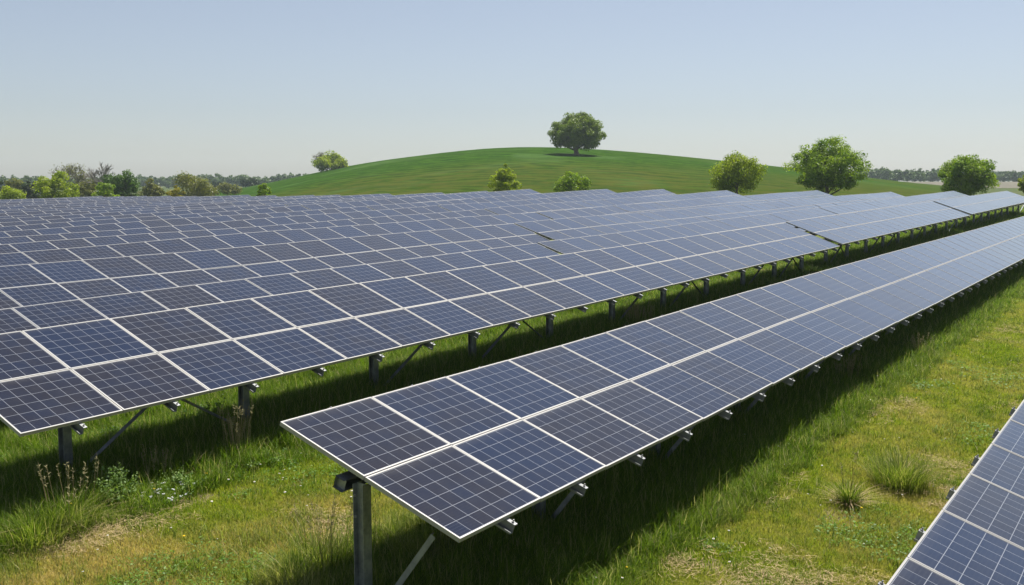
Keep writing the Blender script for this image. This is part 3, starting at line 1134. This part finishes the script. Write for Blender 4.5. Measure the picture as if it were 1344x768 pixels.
# brown field strip at right
fm = N('stubble_field')
fm.link(fm.mix(fm.ramp(fm.noise(fm.pos(), 0.15, 4), 0.3, 0.7), (0.095, 0.085, 0.055), (0.155, 0.135, 0.09)), fm.b.inputs['Base Color'])
fm.b.inputs['Roughness'].default_value = 0.95
mb = MB()
NY, NX = 16, 30
for j in range(NY):
    for i in range(NX):
        y = 330 + (545 - 330) * j / (NY - 1)
        x = (0.33 + 0.10 * (1 - j / (NY - 1)) + 0.62 * i / (NX - 1)) * y
        mb.v.append((x, y, CAMZ + base_ground(x, y) + 0.06))
for j in range(NY - 1):
    for i in range(NX - 1):
        b = j * NX + i
        mb.f.append((b, b + 1, b + NX + 1, b + NX)); mb.m.append(0)
tag(mb.build('field_strip', fm.mat, smooth=True), kind='structure')


# ------------------------------------------------------------------ grass
def blade(f, x, y, L, w, lean, ang, segs=3, m=0):
    dx, dy = math.cos(ang), math.sin(ang)
    px_, py_ = -dy, dx
    b = len(f.v)
    for i in range(segs + 1):
        t = i / segs
        h = L * t * (1 - 0.25 * lean * t)
        o = L * lean * t * t
        ww = w * (1 - t) ** 0.6 / 2 if i < segs else 0
        cx, cy = x + dx * o, y + dy * o
        if i < segs:
            f.v.append((cx - px_ * ww, cy - py_ * ww, h)); f.v.append((cx + px_ * ww, cy + py_ * ww, h))
        else:
            f.v.append((cx, cy, h))
    for i in range(segs - 1):
        f.f.append((b + 2 * i, b + 2 * i + 1, b + 2 * i + 3, b + 2 * i + 2)); f.m.append(m)
    f.f.append((b + 2 * segs - 2, b + 2 * segs - 1, b + 2 * segs)); f.m.append(m)


def clump(name, n, rad, l0, l1, w, mat, segs=2, lean=0.7):
    f = MB()
    for _ in range(n):
        r = rad * math.sqrt(rnd.random()); a = rnd.uniform(0, 6.283)
        blade(f, r * math.cos(a), r * math.sin(a), rnd.uniform(l0, l1), w * rnd.uniform(0.7, 1.3), rnd.uniform(0.1, lean), rnd.uniform(0, 6.283), segs)
    me = f.mesh(name, [mat])
    return bpy.data.objects.new(name, me)       # source only, never linked to the scene


def scatter(name, label, cat, pts, rots, scl, idx, sources, mats):
    me = bpy.data.meshes.new(name)
    n = len(pts)
    me.vertices.add(n)
    me.vertices.foreach_set('co', np.asarray(pts, dtype=np.float32).ravel())
    for nm, arr, typ in (('rot', rots, 'FLOAT_VECTOR'), ('scl', scl, 'FLOAT_VECTOR')):
        a = me.attributes.new(nm, typ, 'POINT'); a.data.foreach_set('vector', np.asarray(arr, dtype=np.float32).ravel())
    a = me.attributes.new('idx', 'INT', 'POINT'); a.data.foreach_set('value', np.asarray(idx, dtype=np.int32))
    o = bpy.data.objects.new(name, me)
    COL.objects.link(o)
    ng = bpy.data.node_groups.new(name, 'GeometryNodeTree')
    ng.interface.new_socket(name='Geometry', in_out='INPUT', socket_type='NodeSocketGeometry')
    ng.interface.new_socket(name='Geometry', in_out='OUTPUT', socket_type='NodeSocketGeometry')
    gi = ng.nodes.new('NodeGroupInput'); go = ng.nodes.new('NodeGroupOutput')
    g2i = ng.nodes.new('GeometryNodeGeometryToInstance')
    for s in reversed(sources):
        oi = ng.nodes.new('GeometryNodeObjectInfo'); oi.inputs['Object'].default_value = s
        oi.inputs['As Instance'].default_value = True
        ng.links.new(oi.outputs['Geometry'], g2i.inputs[0])
    iop = ng.nodes.new('GeometryNodeInstanceOnPoints')
    ng.links.new(gi.outputs[0], iop.inputs['Points'])
    ng.links.new(g2i.outputs[0], iop.inputs['Instance'])
    iop.inputs['Pick Instance'].default_value = True

    def attr(nm, dt):
        a_ = ng.nodes.new('GeometryNodeInputNamedAttribute'); a_.data_type = dt
        a_.inputs['Name'].default_value = nm
        return a_.outputs['Attribute']
    ng.links.new(attr('idx', 'INT'), iop.inputs['Instance Index'])
    e2r = ng.nodes.new('FunctionNodeEulerToRotation')
    ng.links.new(attr('rot', 'FLOAT_VECTOR'), e2r.inputs[0])
    ng.links.new(e2r.outputs[0], iop.inputs['Rotation'])
    ng.links.new(attr('scl', 'FLOAT_VECTOR'), iop.inputs['Scale'])
    ng.links.new(iop.outputs[0], go.inputs[0])
    md = o.modifiers.new('scatter', 'NODES'); md.node_group = ng
    for m in mats: me.materials.append(m)
    tag(o, label, cat, kind='stuff')
    return o


LAWN_SRC = [clump('lawn_clump', 46, 0.13, 0.025, 0.065, 0.0065, M_LAWN, 2, 0.9) for _ in range(6)]
MID_SRC = [clump('meadow_clump', 40, 0.15, 0.06, 0.16, 0.007, M_TALL, 3, 1.0) for _ in range(6)]
TALL_SRC = [clump('tall_clump', 34, 0.13, 0.16, 0.42, 0.008, M_TALL, 4, 1.1) for _ in range(6)]

pts_l, pts_m, pts_t = [], [], []
r_lo, r_hi, a_lo, a_hi = 7.0, 118.0, math.radians(-36), math.radians(37)
NTRY = 330000
rho_i = rng.uniform(0, 1, NTRY)
R0 = 11.0
# density ~ 1 / (1 + (r / R0)^2)
lnlo, lnhi = math.log(1 + (r_lo / R0) ** 2), math.log(1 + (r_hi / R0) ** 2)
rr = R0 * np.sqrt(np.exp(lnlo + (lnhi - lnlo) * rho_i) - 1)
aa = rng.uniform(a_lo, a_hi, NTRY)
X = rr * np.sin(aa); Y_ = rr * np.cos(aa)
uu = (X * EV[0] + Y_ * EV[1]) / U
ss = (X * RV[0] + Y_ * RV[1]) / U
keep = (uu > -12.2) & (ss < 78)
X, Y_, rr, uu, ss = X[keep], Y_[keep], rr[keep], uu[keep], ss[keep]
nz = np.sin(X * 1.7 + 1.3 * np.sin(Y_ * 0.9)) * np.cos(Y_ * 1.1 + 0.8 * np.sin(X * 1.3)) * 0.5 + 0.25 * np.sin(X * 4.1) * np.sin(Y_ * 3.7)
low_p = []
for x, y, r, u, s, n_ in zip(X, Y_, rr, uu, ss, nz):
    skip = False
    for (a, b, q) in SOIL:
        if (u - a) ** 2 + ((s - b) * 0.75) ** 2 < (q * (0.95 + 0.25 * n_)) ** 2 and rnd.random() < 0.72:
            skip = True; break
    if skip: continue
    # distance to the unmown bands below the tables
    best = 9.0
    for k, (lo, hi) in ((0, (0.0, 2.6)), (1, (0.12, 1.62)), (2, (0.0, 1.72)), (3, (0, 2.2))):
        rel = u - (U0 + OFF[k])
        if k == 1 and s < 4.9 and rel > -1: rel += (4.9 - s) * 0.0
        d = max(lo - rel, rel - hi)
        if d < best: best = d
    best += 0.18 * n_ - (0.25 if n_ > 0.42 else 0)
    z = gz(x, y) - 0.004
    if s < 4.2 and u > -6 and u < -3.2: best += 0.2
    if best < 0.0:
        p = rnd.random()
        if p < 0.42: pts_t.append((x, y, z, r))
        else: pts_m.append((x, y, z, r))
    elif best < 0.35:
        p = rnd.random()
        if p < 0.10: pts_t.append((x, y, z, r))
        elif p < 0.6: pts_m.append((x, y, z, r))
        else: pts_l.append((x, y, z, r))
    else:
        if rnd.random() < 0.05 + 0.14 * max(0, n_): pts_m.append((x, y, z, r))
        else: pts_l.append((x, y, z, r))
print('grass clumps', len(pts_l), len(pts_m), len(pts_t))


def do_scatter(name, label, pts, src, mats, smin, smax):
    a = np.array(pts)
    n = len(a)
    grow = 1 + np.clip((a[:, 3] - 14) / 45, 0, 1.3)
    sc1 = rng.uniform(smin, smax, n)
    scl = np.stack([sc1 * grow, sc1 * grow, sc1 * (1 + 0.15 * (grow - 1))], 1)
    rot = np.stack([rng.normal(0, 0.06, n), rng.normal(0, 0.06, n), rng.uniform(0, 6.283, n)], 1)
    scatter(name, label, 'grass', a[:, :3], rot, scl, rng.integers(0, len(src), n), src, mats)


do_scatter('mown_grass', 'short yellowish mown grass in the lanes between the tables', pts_l, LAWN_SRC, [M_LAWN], 0.8, 1.35)
do_scatter('meadow_grass', 'ankle-high green grass around the solar tables', pts_m, MID_SRC, [M_TALL], 0.75, 1.3)
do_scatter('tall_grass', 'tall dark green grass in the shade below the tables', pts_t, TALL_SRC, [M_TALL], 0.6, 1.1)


def rosette(name, n, leaf, spread, mat):
    C, S = [], []
    for _ in range(n):
        a = rnd.uniform(0, 6.283); r = spread * math.sqrt(rnd.random())
        C.append((r * math.cos(a), r * math.sin(a), 0.03 + 0.05 * rnd.random())); S.append(leaf * rnd.uniform(0.6, 1.3))
    C = np.array(C); S = np.array(S)
    nor = rng.normal(size=C.shape) * 0.35 + np.array([0, 0, 1]); nor /= np.linalg.norm(nor, axis=1)[:, None]
    return bpy.data.objects.new(name, leaves_mesh(name, C, nor, S, rng.uniform(0, 1, n), mat))


def thatch(name, n):
    f = MB()
    for _ in range(n):
        a = rnd.uniform(0, 6.283); r = 0.2 * math.sqrt(rnd.random()); b = rnd.uniform(0, 6.283)
        p = Vector((r * math.cos(a), r * math.sin(a), rnd.uniform(0.03, 0.065)))
        q = p + Vector((math.cos(b), math.sin(b), rnd.uniform(-0.2, 0.25))) * rnd.uniform(0.05, 0.14)
        sd = Vector((-math.sin(b), math.cos(b), 0)) * 0.0028
        k_ = len(f.v)
        f.v += [tuple(p - sd), tuple(p + sd), tuple(q)]
        f.f.append((k_, k_ + 1, k_ + 2)); f.m.append(0)
    return bpy.data.objects.new(name, f.mesh(name, [M_STRAW]))


L_COVER = mat_leaf('clover_leaves', (0.09, 0.20, 0.03), (0.24, 0.38, 0.07), 0.45)
lawn = np.array(pts_l)
lu = (lawn[:, 0] * EV[0] + lawn[:, 1] * EV[1]) / U
field_n = np.sin(lawn[:, 0] * 0.9 + 2.1 * np.sin(lawn[:, 1] * 0.55)) * np.cos(lawn[:, 1] * 0.8 + 1.7 * np.sin(lawn[:, 0] * 0.7))
sel = (rng.uniform(0, 1, len(lawn)) < np.clip(field_n - 0.25, 0, 1) * 0.16) & (lawn[:, 3] < 45)
do_scatter('ground_cover', 'patches of small broad-leaved weeds in the mown grass', [tuple(p) for p in lawn[sel]],
           [rosette('cover_clump', 26, 0.014, 0.12, L_COVER) for _ in range(4)], [L_COVER], 0.7, 1.5)
dry_n = np.clip(-field_n - 0.15, 0, 1) * np.where(lu < -4.9, 0.38, 0.13)
sel = (rng.uniform(0, 1, len(lawn)) < dry_n) & (lawn[:, 3] < 45)
do_scatter('dead_thatch', 'dead straw lying in the dry patches of the mown grass', [tuple(p) for p in lawn[sel]], [thatch('thatch_clump', 40) for _ in range(4)], [M_STRAW], 0.7, 1.3)


# ------------------------------------------------------------------ single plants
def on_ground(px, py):
    d = ray(px, py)
    t = 4.0
    while t < 120:
        P = d * t
        if P[2] + CAMZ <= gz(P[0], P[1]): break
        t += 0.03
    P = d * t
    return P[0], P[1], gz(P[0], P[1])


def tuft(name, label, cat, px, py, n, rad, l0, l1, lean=1.1, seeds=0, mat=None, w=0.008, seed_h=0.75, straw=0):
    loc = on_ground(px, py)
    T = empty(name, loc)
    tag(T, label, cat)
    f = MB()
    for _ in range(n):
        r = rad * rnd.random() ** 0.8; a = rnd.uniform(0, 6.283)
        blade(f, r * math.cos(a), r * math.sin(a), rnd.uniform(l0, l1), w * rnd.uniform(0.7, 1.3), rnd.uniform(0.1, lean), a + rnd.uniform(-0.8, 0.8), 5)
    f.build('blades', mat or M_TALL, T)
    if seeds:
        f = MB(); g = MB()
        for _ in range(seeds):
            r = rad * rnd.random(); a = rnd.uniform(0, 6.283)
            h = seed_h * rnd.uniform(0.65, 1.1)
            p0 = Vector((r * math.cos(a), r * math.sin(a), 0))
            p1 = p0 + Vector((math.cos(a) * 0.14 * h, math.sin(a) * 0.14 * h, h))
            pts = [p0, p0.lerp(p1, 0.5) + Vector((0, 0, 0.03)), p1]
            f.tube(pts, [0.0025, 0.002, 0.0015], 3)
            for q in range(14):
                c = p1 - (p1 - p0).normalized() * rnd.uniform(0, 0.16)
                e = c + Vector((rnd.uniform(-1, 1), rnd.uniform(-1, 1), rnd.uniform(0.2, 1))) * 0.028
                g.tube([c, e], [0.004, 0.0015], 3)
        f.build('stems', M_STRAW, T)
        g.build('seed_heads', M_SEED, T)
    if straw:
        f = MB()
        for _ in range(straw):
            r = rad * 1.3 * rnd.random(); a = rnd.uniform(0, 6.283)
            blade(f, r * math.cos(a), r * math.sin(a), rnd.uniform(l0, l1) * 0.8, w * 0.8, rnd.uniform(0.9, 2.2), a, 4)
        f.build('dry_blades', M_STRAW, T)
    return T


tuft('grass_tuft', 'dense blue-green grass tuft, the bigger of the pair in the right lane', 'grass tuft', 1180, 640, 1300, 0.38, 0.2, 0.58, 1.0)
tuft('grass_tuft', 'spiky dark grass tuft with dry straw and one tall stalk in the right lane', 'grass tuft', 1113, 664, 380, 0.13, 0.15, 0.45, 0.8, seeds=3, seed_h=0.85, straw=160)
tuft('seeding_grass', 'tall brown-headed grass at the left, before the first post', 'grass tuft', 92, 690, 620, 0.34, 0.2, 0.52, 1.0, seeds=16, seed_h=0.70, straw=60)
tuft('seeding_grass', 'tall pale-headed grass clump near the second post of the left table', 'grass tuft', 312, 604, 160, 0.16, 0.15, 0.42, 1.0, seeds=30, seed_h=0.75)
tuft('seeding_grass', 'thin seeding grass at the shade edge below the left table', 'grass tuft', 205, 632, 60, 0.16, 0.12, 0.3, 1.0, seeds=9, seed_h=0.50)
tuft('grass_tuft', 'arching green grass tuft in the lower left corner shade', 'grass tuft', 45, 712, 800, 0.42, 0.2, 0.5, 1.4)
tuft('grass_tuft', 'low brownish grass tuft right of the leafy weed', 'grass tuft', 270, 622, 150, 0.15, 0.1, 0.28, 1.1, straw=70)
tuft('grass_tuft', 'tall swaying dark grass left of the nearest post', 'grass tuft', 425, 752, 420, 0.32, 0.2, 0.62, 0.8, seeds=12, seed_h=0.75)
tuft('grass_tuft', 'tall grass leaning in the bottom edge shade left of the nearest post', 'grass tuft', 385, 775, 300, 0.28, 0.2, 0.55, 0.9)
tuft('grass_tuft', 'bright arching blades at the shade edge in the right lane', 'grass tuft', 815, 712, 60, 0.12, 0.15, 0.4, 1.6)
tuft('seeding_grass', 'reddish seed heads in the shade under the nearest table', 'grass tuft', 1113, 502, 60, 0.25, 0.15, 0.3, 1.0, seeds=30, seed_h=0.55)
tuft('seeding_grass', 'pale seed heads above the front edge between the two near tables', 'grass tuft', 838, 430, 60, 0.4, 0.15, 0.3, 1.0, seeds=60, seed_h=0.62)
tuft('seeding_grass', 'dark seeding stalks in the shade of the nearest table toward the right', 'grass tuft', 1205, 470, 80, 0.3, 0.15, 0.35, 1.0, seeds=30, seed_h=0.55)


def weed(name, label, px, py, n_stem, rad, h, leaf, mat=L_WEED, flowers=0):
    loc = on_ground(px, py)
    T = empty(name, loc)
    tag(T, label, 'weed')
    f = MB(); C, S = [], []
    fl = MB()
    for _ in range(n_stem):
        a = rnd.uniform(0, 6.283); r = rad * rnd.random()
        p0 = Vector((r * math.cos(a) * 0.5, r * math.sin(a) * 0.5, 0))
        hh = h * rnd.uniform(0.5, 1.0)
        p1 = Vector((r * math.cos(a) * 1.2, r * math.sin(a) * 1.2, hh))
        f.tube([p0, p0.lerp(p1, 0.5), p1], [0.004, 0.003, 0.002], 4)
        for t in np.linspace(0.15, 1, int(7 + hh * 22)):
            for _ in range(2):
                c = p0.lerp(p1, t) + Vector((rnd.uniform(-1, 1), rnd.uniform(-1, 1), rnd.uniform(-.3, .3))) * leaf * 1.6
                C.append(tuple(c)); S.append(leaf * rnd.uniform(0.5, 1.2) * (1.15 - 0.5 * t))
        if flowers and rnd.random() < flowers:
            for _ in range(3):
                c = p1 + Vector((rnd.uniform(-1, 1), rnd.uniform(-1, 1), 0.3)) * 0.02
                fl.tube([c, c + Vector((0, 0, 0.008))], [0.011, 0.009], 6)
    f.build('stems', L_WEED if False else M_TALL, T)
    C = np.array(C); S = np.array(S)
    nor = rng.normal(size=C.shape) * 0.5 + np.array([0, 0, 1]); nor /= np.linalg.norm(nor, axis=1)[:, None]
    link_mesh('leaves', leaves_mesh('leaves', C, nor, S, rng.uniform(0, 1, len(C)), mat), T)
    if fl.v: fl.build('blossoms', M_PETAL, T)
    return T


weed('leafy_weed', 'pale green leafy weed with upright stems before the left table', 150, 662, 44, 0.30, 0.50, 0.024)
weed('leafy_weed', 'low spreading weed with white blossoms beside the leafy weed', 205, 658, 46, 0.42, 0.13, 0.018, flowers=0.8)
weed('leafy_weed', 'bright low weed at the shade edge below the left table', 238, 644, 40, 0.34, 0.24, 0.020)
weed('leafy_weed', 'low green weed patch left of the nearest table corner', 335, 608, 60, 0.45, 0.16, 0.026)
weed('leafy_weed', 'dark leafy weed behind the first brace of the left table', 150, 585, 26, 0.35, 0.30, 0.028, mat=L_DGREEN)
weed('leafy_weed', 'dark broad-leaved weed standing behind the second post', 268, 556, 30, 0.30, 0.42, 0.030, mat=L_DGREEN)
weed('leafy_weed', 'trailing green weed at the shade edge in the middle of the right lane', 898, 672, 40, 0.5, 0.12, 0.018)
weed('leafy_weed', 'low clover-like weed at the bottom of the right lane', 935, 722, 24, 0.25, 0.12, 0.018)
weed('leafy_weed', 'bright weed clump by the shade edge under the nearest table', 1010, 585, 30, 0.35, 0.2, 0.022)


def flower_mesh(name, petal, r, h):
    f = MB()
    f.tube([(0, 0, 0), (0.01, 0.005, h * 0.5), (0, 0, h)], [0.0022, 0.002, 0.0018], 3, m=0)
    f.tube([(0, 0, h), (0, 0, h + 0.006)], [r, r * 0.9], 9, m=1)
    f.tube([(0, 0, h + 0.006), (0, 0, h + 0.010)], [r * 0.4, r * 0.3], 7, m=2)
    return f.mesh(name, [M_TALL, petal, M_YELLOW])


ME_DAISY = [flower_mesh('daisy', M_PETAL, 0.012, h) for h in (0.10, 0.16)]
ME_DAND = [flower_mesh('dandelion', M_YELLOW, 0.015, h) for h in (0.12, 0.2)]
cnt = 0
while cnt < 150:
    u = rnd.uniform(-4.3, -1.4); s = 5.5 + 26 * rnd.random() ** 1.3
    if rnd.random() < 0.25: u = rnd.uniform(-7.9, -5.8); s = rnd.uniform(4.2, 9)
    x, y = us_to_xy(u, s)
    o = link_mesh('daisy', ME_DAISY[cnt % 2])
    o.location = (x, y, gz(x, y)); o.rotation_euler = (rnd.uniform(-.3, .3), rnd.uniform(-.3, .3), rnd.uniform(0, 6))
    o.scale = [rnd.uniform(0.7, 1.25)] * 3
    tag(o, 'small white daisy in the meadow grass', 'flower', 'daisies scattered in the grass')
    cnt += 1
cnt = 0
while cnt < 34:
    u = rnd.uniform(-4.4, -1.6); s = 6 + 26 * rnd.random()
    if rnd.random() < 0.3: u = rnd.uniform(-8.3, -6.8); s = rnd.uniform(4.2, 9)
    x, y = us_to_xy(u, s)
    o = link_mesh('dandelion', ME_DAND[cnt % 2])
    o.location = (x, y, gz(x, y)); o.rotation_euler = (rnd.uniform(-.25, .25), rnd.uniform(-.25, .25), 0)
    tag(o, 'small yellow dandelion in the meadow grass', 'flower', 'dandelions scattered in the grass')
    cnt += 1

# ------------------------------------------------------------------ air
HAZE = 0.00022
if HAZE > 0:
    hm = bpy.data.materials.new('air')
    hm.use_nodes = True
    nt = hm.node_tree
    for n_ in list(nt.nodes): nt.nodes.remove(n_)
    ou = nt.nodes.new('ShaderNodeOutputMaterial')
    pv = nt.nodes.new('ShaderNodeVolumePrincipled')
    pv.inputs['Color'].default_value = (0.80, 0.91, 1.0, 1)
    pv.inputs['Density'].default_value = HAZE
    pv.inputs['Anisotropy'].default_value = 0.2
    nt.links.new(pv.outputs[0], ou.inputs['Volume'])
    mb = MB()
    mb.box((-1450, -1450, -3.0), (1450, 1450, 36.0))
    h = mb.build('haze', hm)
    tag(h, kind='stuff')
